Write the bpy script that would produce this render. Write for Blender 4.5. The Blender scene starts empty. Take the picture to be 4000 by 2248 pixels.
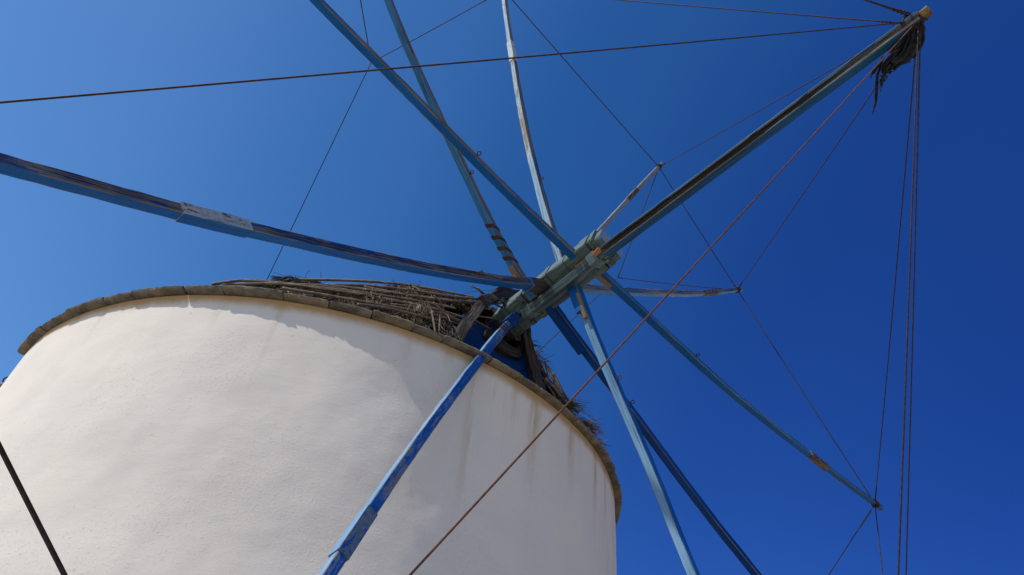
import bpy, bmesh, math, random
from mathutils import Vector, Matrix, noise

random.seed(7)
scene = bpy.context.scene
col = scene.collection
V = Vector

# ------------------------------------------------------------------ camera
CAM = V((6.1855, -2.9612, 1.6))
cam_data = bpy.data.cameras.new('camera')
cam_data.sensor_width = 36.0
cam_data.lens = 24.45
cam_data.clip_start = 0.05
cam_data.clip_end = 3000
cam = bpy.data.objects.new('camera', cam_data)
col.objects.link(cam)
# columns: right, up, backward
RIGHT = V((0.69597, 0.71106, 0.10010)); DOWN = V((-0.44068, 0.53301, -0.72229)); FWD = V((-0.56694, 0.45858, 0.68431))
cam.matrix_world = Matrix(((RIGHT.x, -DOWN.x, -FWD.x, CAM.x), (RIGHT.y, -DOWN.y, -FWD.y, CAM.y), (RIGHT.z, -DOWN.z, -FWD.z, CAM.z), (0, 0, 0, 1)))
scene.camera = cam

# ------------------------------------------------------------------ sky and sun
SUN_AZ, SUN_EL = -104.0, 53.0
world = bpy.data.worlds.new('World'); scene.world = world; world.use_nodes = True
wn = world.node_tree; wn.nodes.clear()
wo = wn.nodes.new('ShaderNodeOutputWorld'); bg = wn.nodes.new('ShaderNodeBackground')
sky = wn.nodes.new('ShaderNodeTexSky'); sky.sky_type = 'NISHITA'; sky.sun_disc = False
sky.sun_elevation = math.radians(SUN_EL); sky.sun_rotation = math.radians(90 - SUN_AZ)
sky.altitude = 100; sky.air_density = 1.0; sky.dust_density = 0.3; sky.ozone_density = 3.0
hs = wn.nodes.new('ShaderNodeHueSaturation'); hs.inputs['Saturation'].default_value = 1.25
wn.links.new(sky.outputs[0], hs.inputs['Color'])
# the clear air is paler towards the sun's side and a deeper, polarised blue away from it, all round the sky
wtc = wn.nodes.new('ShaderNodeTexCoord'); wdot = wn.nodes.new('ShaderNodeVectorMath'); wdot.operation = 'DOT_PRODUCT'
wdot.inputs[1].default_value = (math.cos(math.radians(SUN_AZ)), math.sin(math.radians(SUN_AZ)), 0)
wn.links.new(wtc.outputs['Generated'], wdot.inputs[0])
wmr = wn.nodes.new('ShaderNodeMapRange'); wmr.inputs[1].default_value = -1; wmr.inputs[2].default_value = 1
wn.links.new(wdot.outputs['Value'], wmr.inputs[0])
wramp = wn.nodes.new('ShaderNodeValToRGB'); wramp.color_ramp.interpolation = 'EASE'
stops = [(0.05, (0.21, 0.37, 0.87)), (0.18, (0.33, 0.53, 1.06)), (0.36, (0.66, 0.96, 1.27)), (0.47, (1.05, 1.24, 1.42)), (0.64, (1.62, 1.52, 1.55)), (1.0, (1.65, 1.56, 1.56))]
while len(wramp.color_ramp.elements) < len(stops): wramp.color_ramp.elements.new(0.5)
for e_, (p_, c_) in zip(wramp.color_ramp.elements, stops): e_.position = p_; e_.color = (*c_, 1)
wn.links.new(wmr.outputs[0], wramp.inputs[0])
wmul = wn.nodes.new('ShaderNodeMix'); wmul.data_type = 'RGBA'; wmul.blend_type = 'MULTIPLY'; wmul.inputs[0].default_value = 1.0
wn.links.new(hs.outputs[0], wmul.inputs[6]); wn.links.new(wramp.outputs[0], wmul.inputs[7]); wn.links.new(wmul.outputs[2], bg.inputs['Color'])
bg.inputs['Strength'].default_value = 0.10
wn.links.new(bg.outputs[0], wo.inputs['Surface'])
sd = bpy.data.lights.new('sun', 'SUN'); sd.energy = 4.3; sd.angle = math.radians(0.53); sd.color = (1.0, 0.965, 0.92)
sun = bpy.data.objects.new('sun', sd); col.objects.link(sun)
az, el = math.radians(SUN_AZ), math.radians(SUN_EL)
SUN = V((math.cos(az) * math.cos(el), math.sin(az) * math.cos(el), math.sin(el)))
sun.rotation_euler = SUN.to_track_quat('Z', 'Y').to_euler(); sun.location = SUN * 60
scene.view_settings.view_transform = 'Standard'; scene.view_settings.look = 'None'
scene.view_settings.exposure = 0.0; scene.view_settings.gamma = 1.0; scene.view_settings.use_curve_mapping = False
scene.cycles.max_bounces = 8

# ------------------------------------------------------------------ material helpers
class NT:
    def __init__(s, name):
        s.m = bpy.data.materials.new(name); s.m.use_nodes = True; s.t = s.m.node_tree; s.t.nodes.clear()
        s.out = s.n('ShaderNodeOutputMaterial'); s.b = s.n('ShaderNodeBsdfPrincipled')
        s.l(s.b.outputs[0], s.out.inputs['Surface'])
    def n(s, t, **k):
        x = s.t.nodes.new(t)
        for a, b in k.items(): setattr(x, a, b)
        return x
    def l(s, a, b): s.t.links.new(a, b)
    def put(s, sock, v):
        if isinstance(v, bpy.types.NodeSocket): s.l(v, sock)
        elif isinstance(v, (tuple, list)) and len(v) == 3 and sock.type == 'RGBA': sock.default_value = (*v, 1)
        else: sock.default_value = v
    def math(s, op, a, b=0.0, c=None, clamp=False):
        x = s.n('ShaderNodeMath', operation=op, use_clamp=clamp); s.put(x.inputs[0], a); s.put(x.inputs[1], b)
        if c is not None: s.put(x.inputs[2], c)
        return x.outputs[0]
    def rng(s, v, a, b, c=0.0, d=1.0, smooth=True):
        x = s.n('ShaderNodeMapRange', interpolation_type='SMOOTHSTEP' if smooth else 'LINEAR'); x.clamp = True
        s.put(x.inputs[0], v); s.put(x.inputs[1], a); s.put(x.inputs[2], b); s.put(x.inputs[3], c); s.put(x.inputs[4], d)
        return x.outputs[0]
    def mix(s, f, a, b, mode='MIX'):
        x = s.n('ShaderNodeMix', data_type='RGBA', blend_type=mode)
        s.put(x.inputs[0], f); s.put(x.inputs[6], a); s.put(x.inputs[7], b)
        return x.outputs[2]
    def coords(s, kind, scale=(1, 1, 1), loc=(0, 0, 0)):
        if kind == 'UV':
            c = s.n('ShaderNodeUVMap'); c.uv_map = 'UVMap'; o = c.outputs[0]
        elif isinstance(kind, str):
            c = s.n('ShaderNodeTexCoord'); o = c.outputs[kind]
        else: o = kind
        m = s.n('ShaderNodeMapping'); m.inputs['Scale'].default_value = scale; m.inputs['Location'].default_value = loc
        s.l(o, m.inputs[0]); return m.outputs[0]
    def noise(s, vec, scale=1.0, detail=5.0, rough=0.6, dist=0.0):
        x = s.n('ShaderNodeTexNoise'); s.l(vec, x.inputs['Vector']); x.inputs['Scale'].default_value = scale
        x.inputs['Detail'].default_value = detail; x.inputs['Roughness'].default_value = rough; x.inputs['Distortion'].default_value = dist
        return x.outputs[0]
    def ramp(s, v, stops):
        x = s.n('ShaderNodeValToRGB'); s.put(x.inputs[0], v); e = x.color_ramp.elements
        while len(e) < len(stops): e.new(0.5)
        for i, (p, c) in enumerate(stops): e[i].position = p; e[i].color = (*c, 1)
        return x.outputs[0]
    def bump(s, h, strength=0.5, dist=0.01, prev=None):
        x = s.n('ShaderNodeBump'); s.put(x.inputs['Height'], h); x.inputs['Strength'].default_value = strength; x.inputs['Distance'].default_value = dist
        if prev is not None: s.l(prev, x.inputs['Normal'])
        return x.outputs[0]
    def fin(s, colr, rough=0.7, normal=None, spec=0.3, metal=0.0):
        s.put(s.b.inputs['Base Color'], colr); s.put(s.b.inputs['Roughness'], rough); s.b.inputs['Specular IOR Level'].default_value = spec
        s.put(s.b.inputs['Metallic'], metal)
        if normal is not None: s.l(normal, s.b.inputs['Normal'])
        return s.m

def painted_wood(name, paint, paint2, wood=(0.30, 0.26, 0.22), wood_dark=(0.10, 0.08, 0.065), peel=0.3, crack=0.5, rough=0.55, soft=0.03, pscale=(6, 26)):
    t = NT(name)
    grain = t.noise(t.coords('UV', (2.2, 55, 1)), 1, 6, 0.65)
    patch = t.noise(t.coords('UV', (*pscale, 1), (3, 1, 0)), 1, 9, 0.7, 0.4)
    big = t.noise(t.coords('UV', (1.1, 3.5, 1), (7, 4, 0)), 1, 3, 0.5)
    h = t.math('ADD', t.math('MULTIPLY', patch, 0.55), t.math('MULTIPLY', grain, 0.45))
    h = t.math('ADD', h, t.math('MULTIPLY', t.math('SUBTRACT', big, 0.5), 0.55))
    th = 0.74 - 0.48 * peel
    mask = t.rng(h, th - soft, th + soft)
    lines = t.noise(t.coords('UV', (1.3, 85, 1), (11, 2, 0)), 1, 4, 0.55)
    ck = t.rng(lines, 0.70 - 0.16 * crack, 0.73 - 0.16 * crack)
    wide = t.noise(t.coords('UV', (0.45, 15, 1), (5, 6, 0)), 1, 3, 0.5)
    ck2 = t.rng(t.math('ABSOLUTE', t.math('SUBTRACT', wide, 0.5)), 0.004, 0.016, min(1.0, crack * 1.1), 0.0)
    ck = t.math('MAXIMUM', ck, ck2)
    woodc = t.ramp(grain, [(0.3, wood_dark), (0.5, tuple(0.6 * w + 0.4 * d for w, d in zip(wood, wood_dark))), (0.68, wood)])
    pc = t.mix(t.rng(big, 0.35, 0.65), paint, paint2)
    pc = t.mix(0.35, pc, t.mix(t.rng(grain, 0.35, 0.65), (0.55, 0.55, 0.55), (1.25, 1.25, 1.25)), 'MULTIPLY')
    c = t.mix(mask, pc, woodc)
    c = t.mix(t.math('MULTIPLY', ck, 0.85), c, (0.02, 0.017, 0.015))
    hb = t.math('SUBTRACT', t.math('ADD', t.math('MULTIPLY', grain, 0.5), t.math('MULTIPLY', t.math('SUBTRACT', 1.0, mask), 0.5)), ck)
    return t.fin(c, t.math('ADD', t.math('MULTIPLY', mask, 0.85 - rough), rough), t.bump(hb, 0.55, 0.004), 0.16)

def plain(name, c1, c2, scale=12, rough=0.8, bump=0.4, dist=0.006, spec=0.25, coord='Object', stretch=(1, 1, 1), metal=0.0):
    t = NT(name); v = t.coords(coord, stretch)
    a = t.noise(v, scale, 8, 0.65); b = t.noise(v, scale * 5, 5, 0.6)
    c = t.mix(t.rng(a, 0.35, 0.65), c1, c2)
    c = t.mix(0.4, c, t.mix(t.rng(b, 0.3, 0.7), (0.6, 0.6, 0.6), (1.3, 1.3, 1.3)), 'MULTIPLY')
    return t.fin(c, rough, t.bump(t.math('ADD', a, t.math('MULTIPLY', b, 0.5)), bump, dist), spec, metal)

ZR = 4.7218
def plaster():
    t = NT('lime_plaster'); tc = t.n('ShaderNodeTexCoord'); sp = t.n('ShaderNodeSeparateXYZ'); t.l(tc.outputs['Object'], sp.inputs[0])
    arc = t.math('MULTIPLY', t.math('ARCTAN2', sp.outputs[1], sp.outputs[0]), 2.9)
    cb = t.n('ShaderNodeCombineXYZ'); t.put(cb.inputs[0], arc); t.put(cb.inputs[1], sp.outputs[2]); uv = cb.outputs[0]
    drop = t.math('SUBTRACT', ZR, sp.outputs[2])
    big = t.noise(t.coords(uv, (1, 1, 1)), 1.3, 6, 0.6, 0.5)
    mid = t.noise(t.coords(uv, (1, 0.7, 1), (5, 3, 0)), 5, 7, 0.62, 0.6)
    c = t.mix(t.rng(big, 0.32, 0.68), (0.765, 0.685, 0.575), (0.72, 0.655, 0.565))
    c = t.mix(t.math('MULTIPLY', t.rng(mid, 0.5, 0.78), 0.35), c, (0.70, 0.63, 0.53))
    # rain streaks running down from the coping
    st = t.noise(t.coords(uv, (7, 0.45, 1), (1, 0, 0)), 1, 6, 0.6, 0.3)
    sel0 = t.noise(t.coords(uv, (1.9, 0.1, 1), (9, 0, 0)), 1, 3, 0.6)
    sel = t.math('ADD', sel0, t.rng(arc, -1.6, 0.4, -0.10, 0.03))
    fade = t.rng(drop, 0.0, t.rng(sel0, 0.3, 0.7, 0.35, 1.9), 1.0, 0.0)
    sm = t.math('MULTIPLY', t.math('MULTIPLY', t.rng(st, 0.50, 0.74), t.rng(sel, 0.46, 0.62)), fade)
    c = t.mix(t.math('MULTIPLY', sm, 0.9), c, (0.43, 0.32, 0.19))
    fine_st = t.noise(t.coords(uv, (26, 1.2, 1), (2, 4, 0)), 1, 4, 0.6)
    sm2 = t.math('MULTIPLY', t.math('MULTIPLY', t.rng(fine_st, 0.58, 0.72), t.rng(sel, 0.45, 0.62)), t.rng(drop, 0.0, 0.9, 1.0, 0.0))
    c = t.mix(t.math('MULTIPLY', sm2, 0.7), c, (0.38, 0.27, 0.16))
    # single runs that start at the coping joints: (azimuth, half width m, length m, strength)
    wob = t.math('MULTIPLY', t.math('SUBTRACT', t.noise(t.coords(uv, (3, 1.5, 1), (4, 4, 0)), 1, 4, 0.6), 0.5), 0.10)
    brk = t.noise(t.coords(uv, (30, 3.5, 1), (6, 1, 0)), 1, 5, 0.65)
    for (a_, w_, l_, k_) in ((-66.5, 0.02, 0.5, 0.35), (-47.0, 0.03, 0.45, 0.4), (-38.5, 0.03, 0.3, 0.45), (-20.6, 0.04, 0.35, 0.5), (-14.5, 0.05, 0.30, 0.55), (-2.3, 0.03, 0.55, 0.6), (2.0, 0.055, 1.0, 1.0), (11.3, 0.04, 0.75, 0.95), (19.8, 0.04, 1.0, 0.9), (25.5, 0.03, 0.8, 0.8), (33.0, 0.03, 0.9, 0.8)):
        q = t.math('DIVIDE', t.math('SUBTRACT', t.math('ADD', arc, wob), math.radians(a_) * 2.9), w_)
        g = t.math('POWER', 2.718, t.math('MULTIPLY', t.math('MULTIPLY', q, q), -1.0))
        mk = t.math('MULTIPLY', t.math('MULTIPLY', g, t.rng(drop, 0.0, l_, 1.0, 0.0)), t.rng(brk, 0.30, 0.62, 0.25, 1.0))
        c = t.mix(t.math('MULTIPLY', mk, k_ * 0.8), c, (0.46, 0.29, 0.11))
    # ochre line right under the coping
    edge = t.math('ADD', drop, t.math('MULTIPLY', t.math('SUBTRACT', mid, 0.5), 0.10))
    em = t.rng(edge, 0.02, 0.12, 1.0, 0.0)
    c = t.mix(t.math('MULTIPLY', em, 0.95), c, (0.44, 0.27, 0.11))
    # small yellow lichen spots
    sp1 = t.noise(t.coords(uv, (1, 0.6, 1), (3, 8, 0)), 34, 3, 0.5)
    pres = t.noise(t.coords(uv, (1, 1, 1), (13, 5, 0)), 0.9, 2, 0.5)
    spm = t.math('MULTIPLY', t.rng(sp1, 0.69, 0.75), t.rng(pres, 0.42, 0.6))
    c = t.mix(t.math('MULTIPLY', spm, 0.6), c, (0.50, 0.38, 0.17))
    # trowelled relief
    o = t.coords('Object', (1, 1, 1))
    f1 = t.noise(o, 62, 6, 0.66, 0.15); f2 = t.noise(o, 110, 4, 0.6); f3 = t.noise(t.coords('Object', (1, 1, 2.2)), 9, 4, 0.55, 0.4)
    pm = t.rng(t.noise(o, 1.7, 3, 0.5), 0.40, 0.66, 0.08, 1.0)
    grains = t.math('MULTIPLY', t.rng(f1, 0.52, 0.78), pm)
    hh = t.math('ADD', t.math('ADD', t.math('MULTIPLY', grains, 0.85), t.math('MULTIPLY', f2, 0.3)), t.math('MULTIPLY', f3, 0.38))
    t.b.inputs['Diffuse Roughness'].default_value = 0.12
    return t.fin(c, 0.9, t.bump(hh, 0.42, 0.010), 0.15)

M = {}
M['plaster'] = plaster()
M['stone'] = plain('coping_stone', (0.085, 0.077, 0.058), (0.19, 0.165, 0.122), 7, 0.9, 0.9, 0.012, stretch=(1, 1, 3))
M['stone_b'] = plain('coping_stone_ochre', (0.11, 0.09, 0.06), (0.215, 0.175, 0.118), 6, 0.9, 0.9, 0.012, stretch=(1, 1, 3))
M['ground'] = plain('dusty_ground', (0.40, 0.33, 0.25), (0.50, 0.42, 0.33), 1.5, 0.95, 0.5, 0.03)
M['a_front'] = painted_wood('navy_weathered', (0.006, 0.034, 0.12), (0.006, 0.052, 0.21), (0.15, 0.15, 0.155), (0.035, 0.038, 0.045), 0.46, 1.0)
M['blue'] = painted_wood('blue_paint', (0.002, 0.080, 0.27), (0.003, 0.102, 0.33), (0.30, 0.25, 0.2), peel=0.06, crack=0.1)
M['cobalt'] = painted_wood('cobalt_chipped', (0.004, 0.072, 0.29), (0.006, 0.092, 0.35), (0.15, 0.165, 0.18), (0.08, 0.09, 0.10), 0.41, 0.12, pscale=(16, 42))
M['dark_blue'] = painted_wood('dark_blue_paint', (0.002, 0.034, 0.145), (0.003, 0.05, 0.20), peel=0.12, crack=0.3)
M['light_blue'] = painted_wood('light_blue_paint_sunlit', (0.11, 0.26, 0.43), (0.19, 0.33, 0.46), (0.42, 0.36, 0.30), (0.2, 0.17, 0.14), 0.20, 0.35)  # plain paint on F; on I and J sunlight is put into the colour
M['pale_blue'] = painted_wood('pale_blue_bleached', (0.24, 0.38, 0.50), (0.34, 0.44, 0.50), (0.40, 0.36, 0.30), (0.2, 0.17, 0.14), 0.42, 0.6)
M['teal'] = painted_wood('teal_blue_paint', (0.016, 0.125, 0.27), (0.03, 0.17, 0.34), (0.22, 0.19, 0.16), (0.06, 0.055, 0.05), 0.26, 0.6)
M['bow'] = painted_wood('bowsprit_teal', (0.003, 0.055, 0.125), (0.006, 0.080, 0.17), (0.12, 0.125, 0.12), (0.03, 0.03, 0.03), 0.14, 0.8)
M['bow_edge'] = painted_wood('bowsprit_worn_sunlit_edge', (0.05, 0.13, 0.19), (0.08, 0.17, 0.22), (0.25, 0.27, 0.27), (0.11, 0.12, 0.12), 0.5, 0.4)  # worn ridge; the upper side is coloured lighter for the sun on it
M['groove'] = painted_wood('bare_brown_wood', (0.035, 0.024, 0.014), (0.055, 0.037, 0.02), (0.08, 0.055, 0.03), (0.022, 0.016, 0.012), 0.5, 0.7, 0.85)
M['grey_wood'] = painted_wood('grey_bare_wood', (0.04, 0.11, 0.24), (0.07, 0.14, 0.26), (0.20, 0.19, 0.185), (0.085, 0.08, 0.08), 0.58, 0.6)
M['edge'] = painted_wood('worn_edge', (0.03, 0.10, 0.22), (0.05, 0.13, 0.25), (0.24, 0.205, 0.165), (0.10, 0.08, 0.065), 0.6, 0.3)
M['silver'] = painted_wood('silvered_wood', (0.19, 0.225, 0.265), (0.24, 0.265, 0.29), (0.22, 0.215, 0.21), (0.12, 0.115, 0.115), 0.5, 0.4)
M['sage'] = painted_wood('sage_green_paint', (0.075, 0.118, 0.115), (0.112, 0.162, 0.156), (0.13, 0.11, 0.085), (0.03, 0.027, 0.022), 0.14, 0.5, 0.6)
M['sage_wood'] = painted_wood('sage_green_cracked', (0.065, 0.112, 0.118), (0.10, 0.152, 0.158), (0.13, 0.115, 0.095), (0.04, 0.035, 0.03), 0.30, 1.0, 0.6)
M['endgrain'] = plain('pale_blue_end_grain', (0.17, 0.25, 0.33), (0.25, 0.33, 0.40), 40, 0.7, 0.7, 0.006)
M['wedge'] = painted_wood('raw_wedge_wood', (0.22, 0.14, 0.085), (0.27, 0.18, 0.115), (0.26, 0.2, 0.14), (0.12, 0.075, 0.05), 0.4, 0.4, 0.8)
M['wedge_orange'] = painted_wood('fresh_wedge_wood', (0.34, 0.13, 0.05), (0.38, 0.17, 0.075), (0.34, 0.2, 0.12), (0.2, 0.09, 0.04), 0.3, 0.2, 0.8)
M['old_wood'] = painted_wood('old_dark_timber', (0.032, 0.026, 0.027), (0.055, 0.044, 0.04), (0.105, 0.085, 0.07), (0.03, 0.026, 0.024), 0.4, 0.8, 0.85)
M['rust_strap'] = plain('rusty_iron', (0.028, 0.017, 0.013), (0.075, 0.035, 0.02), 30, 0.8, 0.5, 0.003)
M['wire'] = plain('rusty_wire', (0.022, 0.014, 0.012), (0.055, 0.030, 0.021), 45, 0.75, 0.5, 0.003)
M['wire_rust'] = plain('red_rust_wire', (0.085, 0.037, 0.024), (0.14, 0.062, 0.038), 45, 0.8, 0.5, 0.003)
M['cloth'] = plain('dark_rag', (0.018, 0.022, 0.03), (0.045, 0.05, 0.062), 25, 0.95, 0.6, 0.01)
M['cane'] = plain('dry_cane', (0.10, 0.070, 0.045), (0.215, 0.158, 0.105), 14, 0.7, 0.5, 0.004, stretch=(1, 1, 1))
M['thatch'] = plain('thatch_core', (0.018, 0.013, 0.009), (0.045, 0.032, 0.022), 30, 0.95, 1.0, 0.03)
M['straw'] = plain('straw', (0.10, 0.068, 0.042), (0.31, 0.23, 0.145), 22, 0.85, 0.2, 0.003)
M['straw_dark'] = plain('old_straw', (0.035, 0.025, 0.017), (0.11, 0.078, 0.05), 22, 0.9, 0.2, 0.003)
M['bow_tip'] = plain('yellow_oiled_wood', (0.105, 0.052, 0.012), (0.17, 0.11, 0.035), 18, 0.55, 0.4, 0.004)
def sleeve_mat(name, base, rust, amt):
    t = NT(name); v = t.coords('UV', (9, 22, 1)); a = t.noise(v, 1, 9, 0.7, 0.5)
    b = t.noise(t.coords('UV', (40, 60, 1)), 1, 4, 0.6)
    k = t.rng(a, 0.62 - 0.25 * amt, 0.68 - 0.25 * amt)
    c = t.mix(k, t.mix(t.rng(b, 0.3, 0.7), base, tuple(x * 0.6 for x in base)), t.mix(b, rust, tuple(x * 0.35 for x in rust)))
    return t.fin(c, 0.6, t.bump(a, 0.4, 0.004), 0.4)
M['tin_rust'] = sleeve_mat('rusted_tin', (0.40, 0.43, 0.43), (0.20, 0.10, 0.05), 0.36)
M['tin_blue'] = sleeve_mat('blue_flecked_tin', (0.10, 0.15, 0.20), (0.008, 0.07, 0.40), 0.35)
M['tin_pale'] = sleeve_mat('pale_tin', (0.42, 0.50, 0.50), (0.25, 0.14, 0.08), 0.3)
M['tin_brown'] = sleeve_mat('brown_tin', (0.15, 0.11, 0.09), (0.065, 0.045, 0.035), 0.5)

# ------------------------------------------------------------------ mesh helpers
def link(name, me, parent=None, **props):
    o = bpy.data.objects.new(name, me); col.objects.link(o)
    if parent is not None:
        o.parent = parent; o.matrix_parent_inverse = Matrix.Translation(-world_loc(parent))
    for k, v in props.items(): o[k] = v
    return o
def world_loc(o):
    l = V(o.location)
    p = o.parent
    while p is not None and p.type == 'EMPTY' and False: l += p.location; p = p.parent
    return l if o.type == 'EMPTY' else V((0, 0, 0))
def empty(name, loc, **props):
    return link(name, None, None, **props) if loc is None else _e(name, loc, props)
def _e(name, loc, props):
    o = bpy.data.objects.new(name, None); o.location = loc; o.empty_display_size = 0.2; col.objects.link(o)
    for k, v in props.items(): o[k] = v
    return o
def mesh(name, verts, faces, mats, idx=None, uvs=None, smooth=False):
    me = bpy.data.meshes.new(name); me.from_pydata([tuple(v) for v in verts], [], faces)
    for m in (mats if isinstance(mats, (list, tuple)) else [mats]): me.materials.append(m)
    if idx: me.polygons.foreach_set('material_index', idx)
    if uvs is not None:
        u = me.uv_layers.new(name='UVMap'); u.data.foreach_set('uv', [c for p in uvs for c in p])
    if smooth: me.polygons.foreach_set('use_smooth', [True] * len(me.polygons))
    me.update(); return me

class MB:
    """collects faces of one mesh; uv in metres"""
    def __init__(s): s.v = []; s.f = []; s.i = []; s.u = []; s.o = (random.uniform(0, 40), random.uniform(0, 9))
    def quad(s, ids, uv, mi=0): s.f.append(ids); s.i.append(mi); s.u += [(a + s.o[0], b + s.o[1]) for a, b in uv]
    def beam(s, pts, size, ref, ch=0.006, mi=(0, 1, 2, 0), jit=0.0015, prof=None):
        """chamfered rectangular beam; size(k)->(front width, depth); ref = front normal; mi = front/back, sides, chamfers, caps"""
        n = len(pts); base = len(s.v); L = 0.0; Ls = []
        for k in range(n):
            if k: L += (pts[k] - pts[k - 1]).length
            Ls.append(L)
        rings = []
        for k in range(n):
            T = (pts[min(k + 1, n - 1)] - pts[max(k - 1, 0)]).normalized()
            N = (ref - T * ref.dot(T)).normalized(); B = T.cross(N)
            bw, bd = size(Ls[k] / max(L, 1e-6)); a, d = bw / 2, bd / 2
            sec = []
            for (sa, sdd, order) in ((1, 1, 0), (1, -1, 1), (-1, -1, 0), (-1, 1, 1)):
                c = ch * (0.6 + 0.9 * abs(noise.noise(V((Ls[k] * 9, sa * 3.1 + s.o[0], sdd * 5.7)))))
                p1 = (sa * (a - c), sdd * d); p2 = (sa * a, sdd * (d - c))
                sec += [p1, p2] if order == 0 else [p2, p1]
            row = []
            for j, (x, y) in enumerate(sec):
                e = noise.noise(V((Ls[k] * 4, j * 2.3, s.o[0]))) * jit + noise.noise(V((Ls[k] * 25, j * 2.3, s.o[0] + 9))) * jit * 0.6
                row.append(pts[k] + B * (x + e * (1 if x > 0 else -1)) + N * (y + e * (1 if y > 0 else -1)))
            s.v += row; rings.append(row)
        # section order: (+,+)p1,p2 | (+,-)p2,p1 | (-,-)p1,p2 | (-,+)p2,p1
        kinds = [2, 1, 2, 0, 2, 1, 2, 0]
        for k in range(n - 1):
            vv = 0.0
            for j in range(8):
                j2 = (j + 1) % 8; wdt = (rings[k][j] - rings[k][j2]).length
                A, B_, C_, D = base + k * 8 + j, base + k * 8 + j2, base + (k + 1) * 8 + j2, base + (k + 1) * 8 + j
                s.quad((A, B_, C_, D), [(Ls[k], vv), (Ls[k], vv + wdt), (Ls[k + 1], vv + wdt), (Ls[k + 1], vv)], mi[kinds[j]])
                vv += wdt + 0.21
        for ids, mm in ((tuple(base + j for j in range(7, -1, -1)), mi[3]), (tuple(base + (n - 1) * 8 + j for j in range(8)), mi[3])):
            s.quad(ids, [((s.v[i] - s.v[ids[0]]).length, j * 0.03) for j, i in enumerate(ids)], mm)
    def tube(s, pts, r, sides=6, mi=0, close=False):
        n = len(pts); base = len(s.v); L = 0.0; up = None
        rf = r if callable(r) else (lambda q: r)
        Ls = []
        for k in range(n):
            if k: L += (pts[k] - pts[k - 1]).length
            Ls.append(L)
        for k in range(n):
            if close: T = (pts[(k + 1) % n] - pts[k - 1]).normalized()
            else: T = (pts[min(k + 1, n - 1)] - pts[max(k - 1, 0)]).normalized()
            if up is None: up = V((0, 0, 1)) if abs(T.z) < 0.9 else V((1, 0, 0))
            N = (up - T * up.dot(T)).normalized(); B = T.cross(N); up = N
            rr = rf(Ls[k] / max(L, 1e-6))
            for j in range(sides):
                an = 2 * math.pi * j / sides; s.v.append(pts[k] + (N * math.cos(an) + B * math.sin(an)) * rr)
        for k in range(n if close else n - 1):
            k2 = (k + 1) % n; l2 = Ls[k2] if k2 else L + 0.02
            for j in range(sides):
                j2 = (j + 1) % sides; w1, w2 = j * 0.02, j * 0.02 + 0.02
                s.quad((base + k * sides + j, base + k * sides + j2, base + k2 * sides + j2, base + k2 * sides + j), [(Ls[k], w1), (Ls[k], w2), (l2, w2), (l2, w1)], mi)
        if not close:
            a = tuple(base + j for j in range(sides - 1, -1, -1)); b = tuple(base + (n - 1) * sides + j for j in range(sides))
            for ids in (a, b): s.quad(ids, [(0.01 * j, 0.01 * (j % 2)) for j in range(sides)], mi)
    def build(s, name, mats, parent=None, smooth=False, **props):
        return link(name, mesh(name, s.v, s.f, mats, s.i, s.u, smooth), parent, **props)

def catmull(P, step=0.06):
    out = []
    n = len(P)
    for k in range(n - 1):
        p0, p1, p2, p3 = P[max(k - 1, 0)], P[k], P[k + 1], P[min(k + 2, n - 1)]
        m = max(1, int(round((p2 - p1).length / step)))
        for j in range(m):
            t = j / m
            out.append(0.5 * ((2 * p1) + (p2 - p0) * t + (2 * p0 - 5 * p1 + 4 * p2 - p3) * t * t + (3 * p1 - p0 - 3 * p2 + p3) * t ** 3))
    out.append(P[-1].copy()); return out
class Path:
    def __init__(s, P):
        s.p = P; s.s = [0.0]
        for a, b in zip(P, P[1:]): s.s.append(s.s[-1] + (b - a).length)
        s.L = s.s[-1]
    def at(s, t):
        for k in range(len(s.p) - 1):
            if s.s[k + 1] >= t or k == len(s.p) - 2:
                f = (t - s.s[k]) / (s.s[k + 1] - s.s[k]); return s.p[k].lerp(s.p[k + 1], f)
    def tan(s, t): return (s.at(min(t + 0.05, s.L)) - s.at(max(t - 0.05, 0))).normalized()
    def sub(s, a, b, step=0.06):
        n = max(2, int((b - a) / step) + 1); return [s.at(a + (b - a) * k / (n - 1)) for k in range(n)]

# ------------------------------------------------------------------ ground
def make_ground():
    n = 60; vs = []; fs = []
    rad = [0] + [0.6 * 1.135 ** k for k in range(n)]
    seg = 64
    vs.append(V((0, 0, 0)))
    for r in rad[1:]:
        for j in range(seg):
            an = 2 * math.pi * j / seg; x, y = r * math.cos(an), r * math.sin(an)
            vs.append(V((x, y, 0.03 * noise.noise(V((x * 0.5, y * 0.5, 0))) if r < 40 else -0.001 * r)))
    for j in range(seg): fs.append((0, 1 + j, 1 + (j + 1) % seg))
    for k in range(len(rad) - 2):
        for j in range(seg):
            a = 1 + k * seg; fs.append((a + j, a + seg + j, a + seg + (j + 1) % seg, a + (j + 1) % seg))
    link('ground', mesh('ground', vs, fs, M['ground'], smooth=True), None, kind='structure', label='pale dusty ground around the windmill')
make_ground()

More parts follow.
